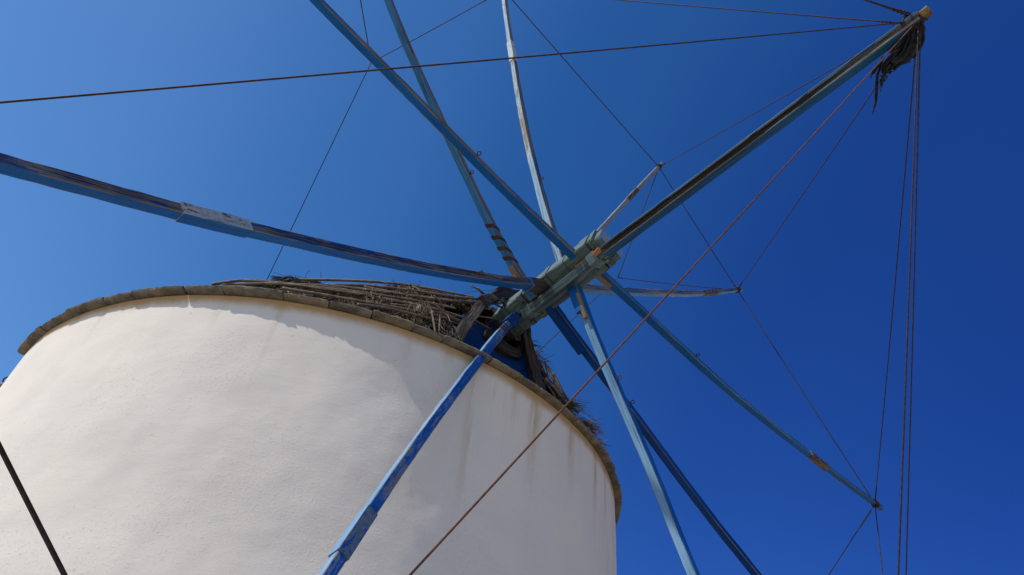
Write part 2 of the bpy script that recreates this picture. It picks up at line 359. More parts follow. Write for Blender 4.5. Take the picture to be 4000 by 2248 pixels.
# ------------------------------------------------------------------ tower
RW, TAP = 2.8886, 0.0210
tower = empty('windmill_tower', V((0, 0, 0)), label='round whitewashed plaster windmill tower with a stone slab coping', category='tower')
def make_wall():
    azs = []
    a = -180.0
    while a < 180: azs.append(a); a += 0.55 if -112 < a < 62 else 2.5
    zs = [-0.15 + 0.05 * k for k in range(int(2.3 / 0.05))]; z = zs[-1]
    while z < ZR - 0.02: z += 0.022; zs.append(min(z, ZR))
    if zs[-1] < ZR: zs.append(ZR)
    vs, fs = [], []; nA = len(azs)
    for z in zs:
        for a in azs:
            an = math.radians(a); r = RW + TAP * (ZR - z)
            p = V((math.cos(an) * 2.9, math.sin(an) * 2.9, z))
            d = 0.016 * noise.fractal(p * 0.9, 1, 2, 3) + 0.0035 * noise.fractal(p * V((5, 5, 8)).x / 5 * 4.0, 1, 2, 3)
            d *= min(1, 0.25 + (ZR - z) * 2)
            vs.append(V((math.cos(an) * (r + d), math.sin(an) * (r + d), z)))
    for k in range(len(zs) - 1):
        for j in range(nA):
            j2 = (j + 1) % nA; fs.append((k * nA + j, k * nA + j2, (k + 1) * nA + j2, (k + 1) * nA + j))
    top = (len(zs) - 1) * nA; b = len(vs)
    for rr, zz in ((2.35, ZR + 0.002), (2.30, 2.5)):
        for a in azs: an = math.radians(a); vs.append(V((math.cos(an) * rr, math.sin(an) * rr, zz)))
    for r0, r1 in ((top, b), (b, b + nA)):
        for j in range(nA): j2 = (j + 1) % nA; fs.append((r0 + j, r0 + j2, r1 + j2, r1 + j))
    link('wall', mesh('wall', vs, fs, M['plaster'], smooth=True), tower)
make_wall()

JOINTS = [-82.3, -75.2, -66.9, -61.7, -53.1, -47.3, -38.8, -32.5, -26.5, -20.5, -15.9, -8.1, -2.6, 1.7, 11.1, 20.1, 24.8, 28.0, 32.4, 38.9, 44.0]
a = 44.0
while a < 270: a += random.uniform(5.5, 9.5); JOINTS.append(min(a, 271.5))
RO = 2.9543
def make_stone(a0, a1, i):
    gap = 0.45 if i == 4 else random.uniform(0.10, 0.2); gap2 = 0.45 if i == 3 else random.uniform(0.10, 0.2)
    a0 += gap / 2; a1 -= gap2 / 2
    n = max(5, int((a1 - a0) / 0.35)); th = random.uniform(0.030, 0.040); ro = RO + random.uniform(-0.006, 0.010); dz = random.uniform(0, 0.005)
    tilt0, tilt1 = random.uniform(-0.6, 0.6), random.uniform(-0.6, 0.6)
    vs, fs = [], []
    for k in range(n + 1):
        f = k / n; an = math.radians(a0 + (a1 - a0) * f)
        e = 0.005 * noise.noise(V((an * 25, i * 3.3, 0))) + 0.006 * noise.noise(V((an * 110, i * 3.3, 4))) - 0.012 * max(0, noise.noise(V((an * 45, i * 7.7, 2))) - 0.25)
        rnd = 0.004 * (max(0, 1 - f * n / 1.2) + max(0, 1 - (1 - f) * n / 1.2))
        e2 = 0.006 * noise.noise(V((an * 60, i * 3.3, 8)))
        prof = ((2.55, ZR + 0.004 + dz), (ro - 0.020 + e - rnd, ZR + 0.004 + dz + e2 * 0.4), (ro - 0.004 + e - rnd, ZR + 0.010 + dz + e2), (ro + e + e2 * 0.6 - rnd, ZR + 0.6 * th + dz), (ro - 0.012 + e2 - rnd, ZR + th + dz + e2 * 0.5), (2.55, ZR + th + 0.02))
        for (r, z) in prof:
            aa = an + math.radians((tilt0 * (1 - f) + tilt1 * f) * (r - 2.9))
            vs.append(V((r * math.cos(aa), r * math.sin(aa), z)))
    m = 6
    for k in range(n):
        for j in range(m):
            j2 = (j + 1) % m; fs.append((k * m + j, (k + 1) * m + j, (k + 1) * m + j2, k * m + j2))
    fs.append(tuple(range(m))); fs.append(tuple(n * m + j for j in range(m - 1, -1, -1)))
    link('coping_stone', mesh('coping_stone', vs, fs, M['stone_b'] if random.random() < 0.35 else M['stone']), tower)
JOINTS[-1] = 267.2   # the slabs further round on the sunny side are gone
for i in range(len(JOINTS) - 1):
    if not 222 < JOINTS[i] < 267: make_stone(JOINTS[i], JOINTS[i + 1], i)
make_stone(267.3, 277.6, 99)

# ------------------------------------------------------------------ thatched roof
roof = empty('thatched_roof', V((0, 0, ZR)), label='ragged straw thatch roof bound with canes on the white tower', category='roof')
def S(x, y):
    r = math.hypot(x, y); A = math.degrees(math.atan2(y, x)); cl = lambda v: min(1, max(0, v))
    q = cl((A + 72) / 14) if A < 90 else 1
    mx = cone = 0.02 + 0.15 * q + (2.85 - r) * 0.93
    ay = abs(y + 0.05)
    if x > 0:
        hump = min(0.92 + 0.75 * (2.6 - x), 1.38) - 0.42 * ay - 0.55 * max(0, ay - 0.75); k = 0.06
        mx = max(cone, hump) + k * math.log1p(math.exp(-abs(cone - hump) / k))
    e = 2.90 - 0.34 * cl((-46 - A) / 8) if A > -100 else 2.6
    mx += 0.07 * math.exp(-((x - 1.64) ** 2 + (y + 1.67) ** 2) / 0.02) + 0.05 * math.exp(-((x - 1.45) ** 2 + (y + 1.45) ** 2) / 0.02)
    return min(mx, 0.05 + (1.25 + 0.9 * cl(1 - ay / 1.1)) * (e - r))
def opening(x, y): return x > 2.42 and -0.62 < y < 0.42
def make_thatch():
    vs, fs = [], []; nr, na = 44, 220; ok = {}
    for k in range(nr + 1):
        r = 0.02 + (2.89 - 0.02) * k / nr
        for j in range(na):
            an = 2 * math.pi * j / na; x, y = r * math.cos(an), r * math.sin(an)
            z = S(x, y) - 0.035 + 0.03 * noise.fractal(V((x * 5, y * 5, 0)), 1, 2, 3)
            vs.append(V((x, y, ZR + max(z, 0.045)))); ok[k * na + j] = not opening(x, y)
    for k in range(nr):
        for j in range(na):
            j2 = (j + 1) % na; ids = (k * na + j, (k + 1) * na + j, (k + 1) * na + j2, k * na + j2)
            if all(ok[i] for i in ids): fs.append(ids)
    # underside sheet gives the layer its thickness
    b = len(vs); vs += [v + V((0, 0, -0.10 if v.z - ZR > 0.16 else -0.02)) for v in vs]
    fs += [tuple(b + i for i in reversed(f)) for f in list(fs)]
    link('thatch', mesh('thatch', vs, fs, M['thatch']), roof, kind='stuff')
    # loose straws
    rs = random.Random(11); vs, fs, idx = [], [], []
    def blade(p, d, ln, w, mi, bend=0.0):
        side = d.cross(V((rs.uniform(-1, 1), rs.uniform(-1, 1), rs.uniform(-1, 1)))).normalized() * w / 2
        b = len(vs); mid = p + d * ln * 0.5 + V((0, 0, -bend * ln)); q = p + d * ln + V((0, 0, -bend * 3 * ln))
        vs.extend([p - side, p + side, mid - side, mid + side, q - side * 0.5, q + side * 0.5])
        fs.extend([(b, b + 1, b + 3, b + 2), (b + 2, b + 3, b + 5, b + 4)]); idx.extend([mi, mi])
    cnt = 0
    while cnt < 44000:
        if cnt < 39000: an = math.radians(rs.uniform(-64, 34)); r = rs.uniform(1.7, 2.9) if rs.random() < 0.85 else rs.uniform(0.1, 1.8)
        else: an = rs.uniform(0, 2 * math.pi); r = 2.86 * math.sqrt(rs.random())
        x, y = r * math.cos(an), r * math.sin(an)
        cnt += 1
        if opening(x, y): continue
        z = S(x, y)
        if z < 0.02: continue
        h = 0.02
        nx, ny = (S(x + h, y) - z) / h, (S(x, y + h) - z) / h
        nrm = V((-nx, -ny, 1)).normalized(); down = V((nrm.x * nrm.z, nrm.y * nrm.z, nrm.z ** 2 - 1))
        down = down.normalized() if down.length > 1e-4 else V((math.cos(an), math.sin(an), 0))
        cl = noise.noise(V((x * 4, y * 4, 3))) * 1.2
        d = (down + nrm.cross(down) * (cl + rs.uniform(-0.5, 0.5)) + nrm * rs.uniform(-0.08, 0.20)).normalized()
        p = V((x, y, ZR + z + rs.uniform(-0.025, 0.018)))
        ln = rs.uniform(0.05, 0.19)
        end = p + d * ln; er = math.hypot(end.x, end.y)
        if er > 2.80: ln *= max(0.12, 1 - (er - 2.80) / ln)
        blade(p, d, ln, rs.uniform(0.003, 0.0065), 0 if rs.random() < 0.22 + 0.35 * noise.noise(V((x * 3, y * 3, 8))) else 1, rs.uniform(0, 0.12))
    # tufts that stick out where the binding has come loose: (position, direction, count, spread, length)
    for (p, d, n, spr, ln) in ((V((2.55, -0.86, 5.10)), V((0.3, -0.2, -0.8)), 260, 0.10, 0.13), (V((2.42, -1.20, 5.04)), V((0.4, -0.2, -0.6)), 160, 0.12, 0.10),
                               (V((2.28, -0.90, 5.39)), V((0.5, -0.4, -0.5)), 320, 0.14, 0.08), (V((2.42, -0.45, 5.51)), V((0.4, -0.3, -0.3)), 220, 0.11, 0.07),
                               (V((2.66, 0.66, 5.02)), V((0.4, 0.5, -0.05)), 120, 0.07, 0.16), (V((2.66, 0.85, 4.92)), V((0.4, 0.6, -0.3)), 240, 0.08, 0.15),
                               (V((2.58, 1.08, 4.88)), V((0.3, 0.7, -0.2)), 120, 0.08, 0.12), (V((2.50, 0.40, 5.38)), V((0.4, 0.2, -0.7)), 200, 0.09, 0.16),
                               (V((2.66, -0.78, 4.92)), V((0.2, 0.0, -0.9)), 120, 0.05, 0.12), (V((2.46, 0.30, 5.50)), V((0.5, 0.3, -0.4)), 150, 0.10, 0.14)):
        for _ in range(n):
            pp = p + V((rs.gauss(0, spr * 0.5), rs.gauss(0, spr * 0.5), rs.gauss(0, spr * 0.3)))
            dd = (d.normalized() + V((rs.gauss(0, 0.33), rs.gauss(0, 0.33), rs.gauss(0, 0.33)))).normalized()
            blade(pp, dd, ln * rs.uniform(0.4, 1.25), rs.uniform(0.003, 0.006), 0 if rs.random() < 0.5 else 1, rs.uniform(0, 0.04))
    link('straw', mesh('straw', vs, fs, [M['straw'], M['straw_dark']], idx), roof, kind='stuff')
make_thatch()
CANES = [[[1.878,-2.21,4.791],[1.958,-2.139,4.818],[1.975,-2.045,4.894],[2.03,-1.87,4.975],[2.208,-1.636,4.981],[2.333,-1.286,5.086]],[[1.941,-2.154,4.784],[2.029,-1.978,4.874],[2.098,-1.824,4.941],[2.252,-1.474,5.052],[2.36,-1.168,5.125],[2.524,-0.784,5.19],[2.598,-0.526,5.23]],[[2.211,-1.836,4.825],[2.33,-1.679,4.826],[2.478,-1.359,4.884],[2.553,-1.003,5.006],[2.627,-0.688,5.091]],[[1.518,-1.57,5.547],[1.80,-1.21,5.63],[2.1,-0.82,5.68],[2.412,-0.33,5.704]],[[2.0,-1.6,5.16],[2.1,-1.22,5.38],[2.267,-0.898,5.464],[2.387,-0.56,5.567],[2.433,-0.17,5.762]],[[2.054,-1.496,5.207],[2.208,-1.226,5.26],[2.373,-0.831,5.374],[2.443,-0.465,5.54],[2.44,-0.037,5.823]],[[2.542,-1.396,4.788],[2.553,-1.198,4.891],[2.63,-0.933,4.948],[2.672,-0.751,4.988]],[[1.974,-2.044,4.893],[2.092,-1.776,4.987],[2.178,-1.544,5.08],[2.286,-1.3,5.13],[2.435,-0.855,5.268],[2.516,-0.558,5.352]],[[2.18,-1.24,5.3],[2.343,-0.925,5.338],[2.43,-0.635,5.44],[2.456,-0.219,5.663]],[[2.498,0.532,5.432],[2.558,0.59,5.253],[2.624,0.641,5.142],[2.70,0.66,5.0]],[[2.552,0.567,5.348],[2.607,0.625,5.183],[2.665,0.687,5.026],[2.719,0.733,4.947]],[[2.766,0.272,5.018],[2.72,0.44,5.03],[2.68,0.60,5.0],[2.74,0.62,4.88]]]
for i, c in enumerate(CANES):
    out = V((0.5, -0.35, 0.25)) if i < 9 else V((0.3, 0.3, 0.2))
    mb = MB(); P = Path(catmull([V(p) + out.normalized() * 0.018 for p in c], 0.03)); r0 = random.uniform(0.010, 0.0145)
    pts = P.sub(0, P.L, 0.02)
    mb.tube(pts, lambda f, r0=r0, L=P.L: r0 * (1.0 - 0.2 * f) * (1.16 if (f * L) % 0.31 < 0.022 else 1.0), 8)
    mb.build('cane', M['cane'], roof, smooth=True)
for (p, q) in (((2.62, -0.68, 5.14), (2.52, -0.43, 5.36)), ((2.44, -1.10, 5.08), (2.56, -0.72, 5.22)), ((2.74, -0.80, 4.78), (2.66, -0.78, 5.10)), ((2.75, -0.83, 4.78), (2.66, -0.86, 5.05))):
    mb = MB(); mb.tube([V(p).lerp(V(q), k / 6) for k in range(7)], 0.009, 6); mb.build('stick', M['cane'], roof, smooth=True)
# thin wisps against the sky and a reed stub with a wire loop at the far left eave
def wisp(pts, r=0.0022, m='straw_dark'):
    mb = MB(); mb.tube(catmull([V(p) for p in pts], 0.03), r, 4); mb.build('straw_wisp', M[m], roof)
wisp([(1.427, -1.461, 5.60), (1.456, -1.488, 5.733), (1.488, -1.484, 5.769)]); wisp([(1.239, -1.255, 5.90), (1.256, -1.291, 5.995), (1.27, -1.313, 6.02)])
wisp([(1.66, -1.67, 5.35), (1.645, -1.727, 5.388), (1.636, -1.762, 5.388)]); wisp([(1.872, -2.17, 4.78), (1.897, -2.18, 4.836), (1.909, -2.164, 4.844)])
wisp([(2.378, -0.466, 5.66), (2.469, -0.383, 5.718), (2.605, -0.243, 5.759)]); wisp([(2.227, -0.77, 5.60), (2.253, -0.793, 5.662)])
wisp([(2.70, 0.20, 5.28), (2.70, 0.40, 5.31)], 0.003); wisp([(2.66, 0.80, 4.98), (2.74, 1.05, 4.93)], 0.003); wisp([(2.62, 0.9, 4.95), (2.70, 1.12, 4.87)], 0.003); wisp([(2.66, 0.72, 5.02), (2.76, 1.0, 5.02)], 0.003, 'straw')
mb = MB(); mb.tube([V((-1.05, -2.45, 4.98)), V((-1.30, -2.70, 5.03)), V((-1.56, -2.885, 5.06))], 0.03, 7); mb.build('reed_stub', M['cane'], roof)
wisp([(-1.56, -2.88, 5.07), (-1.55, -2.90, 5.13), (-1.52, -2.86, 5.15), (-1.50, -2.83, 5.10), (-1.53, -2.86, 5.05)], 0.007, 'wire'); wisp([(-1.48, -2.80, 5.0), (-1.53, -2.85, 5.19)], 0.006, 'wire')

rs2 = random.Random(5)
for (c, d, ln, sp_) in ((V((2.60, -0.62, 5.18)), V((-0.1, 1, 0.35)), 0.42, 0.10), (V((2.62, -0.72, 4.95)), V((0, 1, -0.1)), 0.36, 0.07), (V((2.56, -0.30, 5.62)), V((0.1, 1, 0.6)), 0.34, 0.08), (V((2.64, 0.38, 5.12)), V((0.2, 0.25, -1)), 0.40, 0.08), (V((2.66, 0.50, 5.02)), V((0.3, 0.5, -0.9)), 0.36, 0.07)):
    for _ in range(5):
        p = c + V((rs2.gauss(0, sp_ * 0.4), rs2.gauss(0, sp_), rs2.gauss(0, sp_))); dd = (d.normalized() + V((rs2.gauss(0, 0.12), rs2.gauss(0, 0.25), rs2.gauss(0, 0.25)))).normalized() * ln * rs2.uniform(0.5, 1.1)
        mb = MB(); rr = rs2.uniform(0.005, 0.011); bow_ = V((rs2.uniform(-1, 1), rs2.uniform(-1, 1), rs2.uniform(-1, 1))) * 0.02
        mb.tube([p + dd * (k / 6 - 0.5) + bow_ * math.sin(math.pi * k / 6) for k in range(7)], rr, 6); mb.build('stick', M['cane'], roof, smooth=True)

# gable frame round the shaft
def timber(name, pts, w, d, ref, mat, step=0.06, ch=0.012, jit=0.006, sub=None):
    mb = MB(); mb.beam(catmull([V(p) for p in pts], step), lambda f: (w, d), V(ref), ch, (0, 0, 0, 0), jit)
    return mb.build(name, mat if isinstance(mat, list) else [mat], sub or roof)
timber('gable_post', [(2.73, -0.635, 4.75), (2.70, -0.575, 5.02), (2.65, -0.46, 5.30), (2.60, -0.33, 5.58)], 0.085, 0.08, (1, -0.4, -0.3), M['old_wood'], jit=0.013)
timber('gable_beam', [(2.66, -0.40, 5.47), (2.61, -0.27, 5.64), (2.56, -0.10, 5.84), (2.52, 0.10, 5.98)], 0.10, 0.07, (1, -0.4, -0.3), M['old_wood'], jit=0.016)
timber('gable_post', [(2.72, 0.315, 4.76), (2.70, 0.27, 5.02), (2.66, 0.20, 5.25), (2.62, 0.13, 5.55)], 0.085, 0.08, (1, -0.4, -0.3), M['old_wood'], jit=0.013)
# blue boards inside the opening, each one a plank
for (p, q, w) in (((2.58, -0.95, 4.80), (2.60, -0.58, 4.82), 0.11), ((2.57, -0.92, 4.91), (2.59, -0.55, 4.94), 0.10), ((2.55, -0.86, 5.02), (2.57, -0.50, 5.06), 0.10), ((2.53, -0.80, 5.12), (2.55, -0.46, 5.17), 0.09)):
    timber('blue_board', [p, V(p).lerp(V(q), 0.5) + V((0, 0, 0.008)), q], w, 0.025, (1, 0, 0), M['dark_blue'], ch=0.004, jit=0.003)
for k, (r0, r1) in enumerate(((0.19, 0.275), (0.28, 0.37), (0.375, 0.475), (0.48, 0.60))):   # curved boards beneath the shaft bearing
    cx = V((2.52 + 0.012 * k, -0.06, 5.42)); vs, fs, uv = [], [], []; n = 18
    for j in range(n + 1):
        an = math.radians(195 + 150 * j / n) if k < 3 else math.radians(205 + 130 * j / n)
        for (r, dx) in ((r0, 0.02), (r1, 0.02), (r1, -0.02), (r0, -0.02)):
            zz = cx.z + r * math.sin(an)
            vs.append(V((cx.x + dx + 0.12 * (r - 0.19), cx.y + r * math.cos(an), max(zz, ZR + 0.04))))
    mb = MB(); mb.v = vs
    for j in range(n):
        for e in range(4):
            e2 = (e + 1) % 4; mb.quad((j * 4 + e, j * 4 + e2, (j + 1) * 4 + e2, (j + 1) * 4 + e), [(j * 0.04, e * 0.1), (j * 0.04, e * 0.1 + 0.09), (j * 0.04 + 0.04, e * 0.1 + 0.09), (j * 0.04 + 0.04, e * 0.1)], 0)
    mb.quad((0, 3, 2, 1), [(0, 0), (0.02, 0), (0.02, 0.1), (0, 0.1)]); mb.quad(tuple(n * 4 + e for e in range(4)), [(0, 0), (0.02, 0), (0.02, 0.1), (0, 0.1)])
    mb.build('curved_blue_board', M['dark_blue'], roof)
timber('bearing_block', [(2.55, -0.26, 5.27), (2.56, -0.06, 5.235), (2.55, 0.12, 5.29)], 0.12, 0.10, (0, 0.0, 1), M['old_wood'], ch=0.02)
timber('sill_board', [(2.72, -0.52, 4.80), (2.76, -0.2, 4.80), (2.76, 0.25, 4.80)], 0.09, 0.03, (1, 0, 0.3), M['dark_blue'], ch=0.004)

# ------------------------------------------------------------------ rotor
H = V((3.0666, 0, 5.6971)); AX = V((0.984, 0, 0.178)).normalized(); MM = V((0.164, -0.3883, -0.9068)); MM = (MM - AX * MM.dot(AX)).normalized(); WW = V((0.0691, 0.9215, -0.3821)); WW = (WW - AX * WW.dot(AX) - MM * WW.dot(MM)).normalized()
def hp(ax, w, m): return H + AX * ax + WW * w + MM * m
rotor = empty('windmill_rotor', H, label='ten-spoked blue wooden windmill rotor with green hub, bowsprit and wire stays', category='windmill rotor')

SP = {"A":[[3.06,-0.001,5.697],[3.094,-0.246,5.519],[3.131,-0.49,5.342],[3.173,-0.734,5.164],[3.219,-0.979,4.987],[3.268,-1.223,4.811],[3.32,-1.468,4.637],[3.377,-1.713,4.464],[3.437,-1.959,4.291],[3.5,-2.204,4.12],[3.568,-2.449,3.948],[3.639,-2.694,3.777],[3.714,-2.939,3.607],[3.793,-3.184,3.437],[3.876,-3.428,3.268],[3.962,-3.673,3.099]],
"B":[[3.427,-0.004,5.719],[3.422,-0.302,5.757],[3.419,-0.599,5.797],[3.419,-0.897,5.837],[3.422,-1.195,5.877],[3.428,-1.493,5.916],[3.438,-1.791,5.952],[3.451,-2.09,5.98],[3.47,-2.39,5.997],[3.493,-2.691,6.009],[3.517,-2.991,6.025],[3.543,-3.291,6.049],[3.571,-3.59,6.079],[3.602,-3.889,6.111],[3.635,-4.188,6.143],[3.672,-4.487,6.176]],
"C":[[2.967,-0.106,5.546],[2.933,-0.332,5.76],[2.906,-0.549,5.986],[2.888,-0.76,6.221],[2.879,-0.973,6.456],[2.882,-1.195,6.681],[2.896,-1.427,6.896],[2.922,-1.668,7.102],[2.958,-1.913,7.304],[3.003,-2.159,7.507],[3.058,-2.403,7.713],[3.121,-2.647,7.923],[3.194,-2.889,8.136],[3.276,-3.131,8.35],[3.367,-3.373,8.566],[3.468,-3.615,8.784]],
"D":[[3.256,-0.044,5.719],[3.208,-0.12,5.998],[3.163,-0.195,6.277],[3.123,-0.267,6.558],[3.087,-0.337,6.841],[3.054,-0.405,7.125],[3.026,-0.473,7.41],[3.002,-0.54,7.695],[2.982,-0.607,7.981],[2.966,-0.675,8.268],[2.955,-0.745,8.555],[2.947,-0.819,8.842],[2.944,-0.898,9.128],[2.945,-0.979,9.414],[2.951,-1.059,9.702],[2.96,-1.137,9.99]],
"E":[[2.681,0.039,5.606],[2.636,0.185,5.878],[2.599,0.33,6.152],[2.57,0.476,6.426],[2.548,0.621,6.703],[2.535,0.766,6.98],[2.529,0.91,7.26],[2.531,1.054,7.541],[2.541,1.195,7.825],[2.559,1.335,8.112],[2.584,1.473,8.4],[2.617,1.61,8.691],[2.659,1.748,8.982],[2.708,1.885,9.276],[2.764,2.023,9.57],[2.829,2.161,9.866]],
"F":[[3.056,-0.014,5.715],[3.027,0.226,5.888],[3.001,0.467,6.061],[2.978,0.708,6.234],[2.959,0.95,6.408],[2.944,1.192,6.582],[2.932,1.433,6.756],[2.924,1.676,6.931],[2.919,1.919,7.105],[2.918,2.162,7.279],[2.92,2.406,7.453],[2.925,2.648,7.63],[2.934,2.889,7.81],[2.945,3.127,7.994],[2.959,3.364,8.18],[2.977,3.601,8.366]],
"G":[[3.407,0.007,5.831],[3.415,0.303,5.794],[3.425,0.599,5.754],[3.437,0.895,5.709],[3.452,1.19,5.66],[3.47,1.485,5.609],[3.488,1.78,5.562],[3.506,2.076,5.525],[3.524,2.373,5.499],[3.543,2.671,5.477],[3.564,2.969,5.458],[3.586,3.267,5.438],[3.61,3.564,5.417],[3.637,3.862,5.396],[3.665,4.159,5.375],[3.695,4.457,5.353]],
"H":[[2.937,0.03,5.711],[2.971,0.267,5.529],[3.008,0.506,5.349],[3.047,0.744,5.169],[3.089,0.98,4.985],[3.135,1.209,4.795],[3.185,1.433,4.599],[3.238,1.658,4.403],[3.291,1.886,4.213],[3.347,2.119,4.029],[3.405,2.354,3.847],[3.465,2.588,3.666],[3.528,2.822,3.484],[3.594,3.055,3.302],[3.662,3.289,3.121],[3.733,3.522,2.94]],
"I":[[3.252,0.04,5.742],[3.303,0.11,5.468],[3.356,0.185,5.195],[3.411,0.269,4.926],[3.469,0.359,4.658],[3.53,0.447,4.391],[3.594,0.525,4.121],[3.661,0.588,3.847],[3.731,0.641,3.571],[3.804,0.696,3.296],[3.878,0.761,3.024],[3.955,0.836,2.756],[4.035,0.914,2.489],[4.117,0.993,2.223],[4.201,1.072,1.957],[4.289,1.151,1.692]],
"J":[[2.678,0.002,5.626],[2.727,-0.145,5.367],[2.782,-0.288,5.108],[2.843,-0.426,4.846],[2.909,-0.561,4.584],[2.981,-0.697,4.324],[3.057,-0.833,4.064],[3.139,-0.969,3.805],[3.226,-1.104,3.547],[3.319,-1.239,3.29],[3.416,-1.373,3.033],[3.519,-1.507,2.778],[3.627,-1.64,2.522],[3.741,-1.773,2.267],[3.859,-1.904,2.013],[3.983,-2.035,1.759]]}
# front face, side faces, sleeve, sleeve span
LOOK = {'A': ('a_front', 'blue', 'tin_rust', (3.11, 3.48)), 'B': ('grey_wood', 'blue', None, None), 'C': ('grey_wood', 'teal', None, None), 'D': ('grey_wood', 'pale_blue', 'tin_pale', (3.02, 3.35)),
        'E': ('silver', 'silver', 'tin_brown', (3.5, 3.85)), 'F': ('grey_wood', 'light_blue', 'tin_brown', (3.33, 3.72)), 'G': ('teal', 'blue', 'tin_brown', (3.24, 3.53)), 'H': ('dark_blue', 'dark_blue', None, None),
        'I': ('blue', 'light_blue', None, None), 'J': ('cobalt', 'light_blue', 'tin_blue', (3.09, 3.44))}  # I and J sides coloured lighter than the front to look sunlit
SLAB = {'A': 'spoke with navy flaking front face and a rusted tin sleeve', 'B': 'spoke with smooth blue side and grey front edge', 'C': 'bent teal spoke bound with dark iron straps near the hub', 'D': 'spoke with a bleached pale blue sunlit side', 'E': 'silver grey weathered spoke pointing away', 'F': 'worn grey blue spoke with a brown patch near its tip', 'G': 'blue spoke curving down to a wired tip', 'H': 'dark blue spoke with a parallel batten at the hub', 'I': 'light blue sunlit spoke running down past the tower edge', 'J': 'cobalt spoke with chipped paint crossing the white wall'}
PATHS = {}; TIE = {}
def ssize(f): w = 0.070 - 0.020 * f; return (w, w)
def size_at(t, L): return ssize(t / L)
for n, P in SP.items():
    path = Path(catmull([V(p) for p in P], 0.06)); PATHS[n] = path; TIE[n] = path.at(path.L - 0.11)
    if n in 'AJI':
        TIE[n] = path.p[-1].copy(); path = Path(path.p + [path.p[-1] + path.tan(path.L) * 0.11]); PATHS[n] = path
    fr, sd_, slv, span = LOOK[n]
    mb = MB(); mb.beam(path.p, ssize, AX, 0.005, (0, 1, 2, 2), 0.0022)
    sp = mb.build('spoke', [M[fr], M[sd_], M['edge'] if n != 'E' else M['silver']], rotor, label=SLAB[n])
    if slv:
        mb = MB(); seg = path.sub(span[0], span[1], 0.05); w = size_at(sum(span) / 2, path.L)[0] + 0.010
        mb.beam(seg, lambda f: (w, w), AX, 0.003, (0, 1, 0, 0), 0.0008)
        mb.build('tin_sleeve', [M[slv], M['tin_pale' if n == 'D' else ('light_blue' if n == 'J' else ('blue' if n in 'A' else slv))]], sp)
    # eye bolt on the front face
    te = {'A': 1.13, 'B': 1.28, 'C': 1.25, 'D': 1.13, 'G': 1.45, 'I': 1.08, 'H': 1.18, 'J': 1.07}.get(n, 1.15)
    c = path.at(te); T = path.tan(te); N = (AX - T * AX.dot(T)).normalized(); hw = size_at(te, path.L)[1] / 2
    mb = MB(); mb.tube([c + N * (hw - 0.01), c + N * (hw + 0.016)], 0.0045, 6); ctr = c + N * (hw + 0.030)
    mb.tube([ctr + (N * math.cos(q) + T * math.sin(q)) * 0.015 for q in [2 * math.pi * k / 12 for k in range(12)]], 0.0042, 6, close=True)
    mb.build('eye_bolt', M['rust_strap'], sp, smooth=True)
    # wire lashing round the tip
    mb = MB(); hw = size_at(path.L - 0.1, path.L)[0] / 2 + 0.006
    for q, off in enumerate((0.085, 0.10, 0.112, 0.126, 0.14)):
        c = path.at(path.L - off); T = path.tan(path.L - off); N = (AX - T * AX.dot(T)).normalized(); B = T.cross(N); tl = random.uniform(-0.012, 0.012)
        loop = [(1, 0.7), (0.7, 1), (-0.7, 1), (-1, 0.7), (-1, -0.7), (-0.7, -1), (0.7, -1), (1, -0.7)]
        mb.tube([c + (B * x + N * y) * hw + T * tl * x for x, y in loop], 0.0055, 5, close=True)
    mb.build('tip_lashing', M['wire'], sp)
    PATHS[n + 'o'] = sp
# details on single spokes
def band(n, t0, t1, mat, parent, grow=0.008, name='iron_band', skew=0.0):
    path = PATHS[n]; w = size_at((t0 + t1) / 2, path.L)[0] + grow; mb = MB()
    seg = path.sub(t0, t1, 0.02); mb.beam(seg, lambda f: (w, w), AX, 0.002, (0, 0, 0, 0), 0.0004)
    if skew:
        T = path.tan((t0 + t1) / 2); N = (AX - T * AX.dot(T)).normalized(); B = T.cross(N); c = path.at((t0 + t1) / 2)
        mb.v = [v + T * ((v - c).dot(B) + (v - c).dot(N)) * skew for v in mb.v]
    mb.build(name, M[mat], parent)
for t in (0.37, 0.47, 0.58, 0.70): band('C', t, t + 0.035, 'rust_strap', PATHS['Co'], 0.006, skew=-0.55)
for t in (0.40, 0.445, 0.49): band('J', t, t + 0.016, 'rust_strap', PATHS['Jo'], 0.005, skew=0.15)
band('J', 0.20, 0.34, 'dark_blue', PATHS['Jo'], 0.03, 'splice_block')
band('A', 0.06, 0.36, 'old_wood', PATHS['Ao'], 0.018, 'splice_block'); band('A', 0.34, 0.40, 'cobalt', PATHS['Ao'], 0.016, 'paint_drip_band')
def along(n, t0, t1, offN, offB, w, d, mat, name, taper=1.0):
    path = PATHS[n]; T = path.tan((t0 + t1) / 2); N = (AX - T * AX.dot(T)).normalized(); B = T.cross(N); mb = MB()
    pts = [p + N * offN + B * offB for p in path.sub(t0, t1, 0.05)]
    mb.beam(pts, lambda f: (w * (taper + (1 - taper) * (1 - f)), d), AX, 0.003, (0, 0, 0, 0), 0.001); return mb.build(name, M[mat], PATHS[n + 'o'])
along('H', 0.10, 0.60, 0.0, 0.085, 0.07, 0.055, 'dark_blue', 'batten')
along('I', 0.08, 0.42, -0.012, 0.062, 0.035, 0.06, 'blue', 'batten', 0.8)
along('I', 0.25, 0.50, 0.02, 0.058, 0.036, 0.03, 'wedge', 'wedge', 0.75)
along('G', 0.10, 0.34, -0.01, 0.058, 0.045, 0.04, 'wedge', 'wedge', 0.6)
along('C', 0.12, 0.33, 0.0, -0.056, 0.036, 0.045, 'wedge', 'wedge', 0.9); along('C', 0.12, 0.25, 0.0, -0.092, 0.03, 0.045, 'wedge', 'wedge', 0.9)

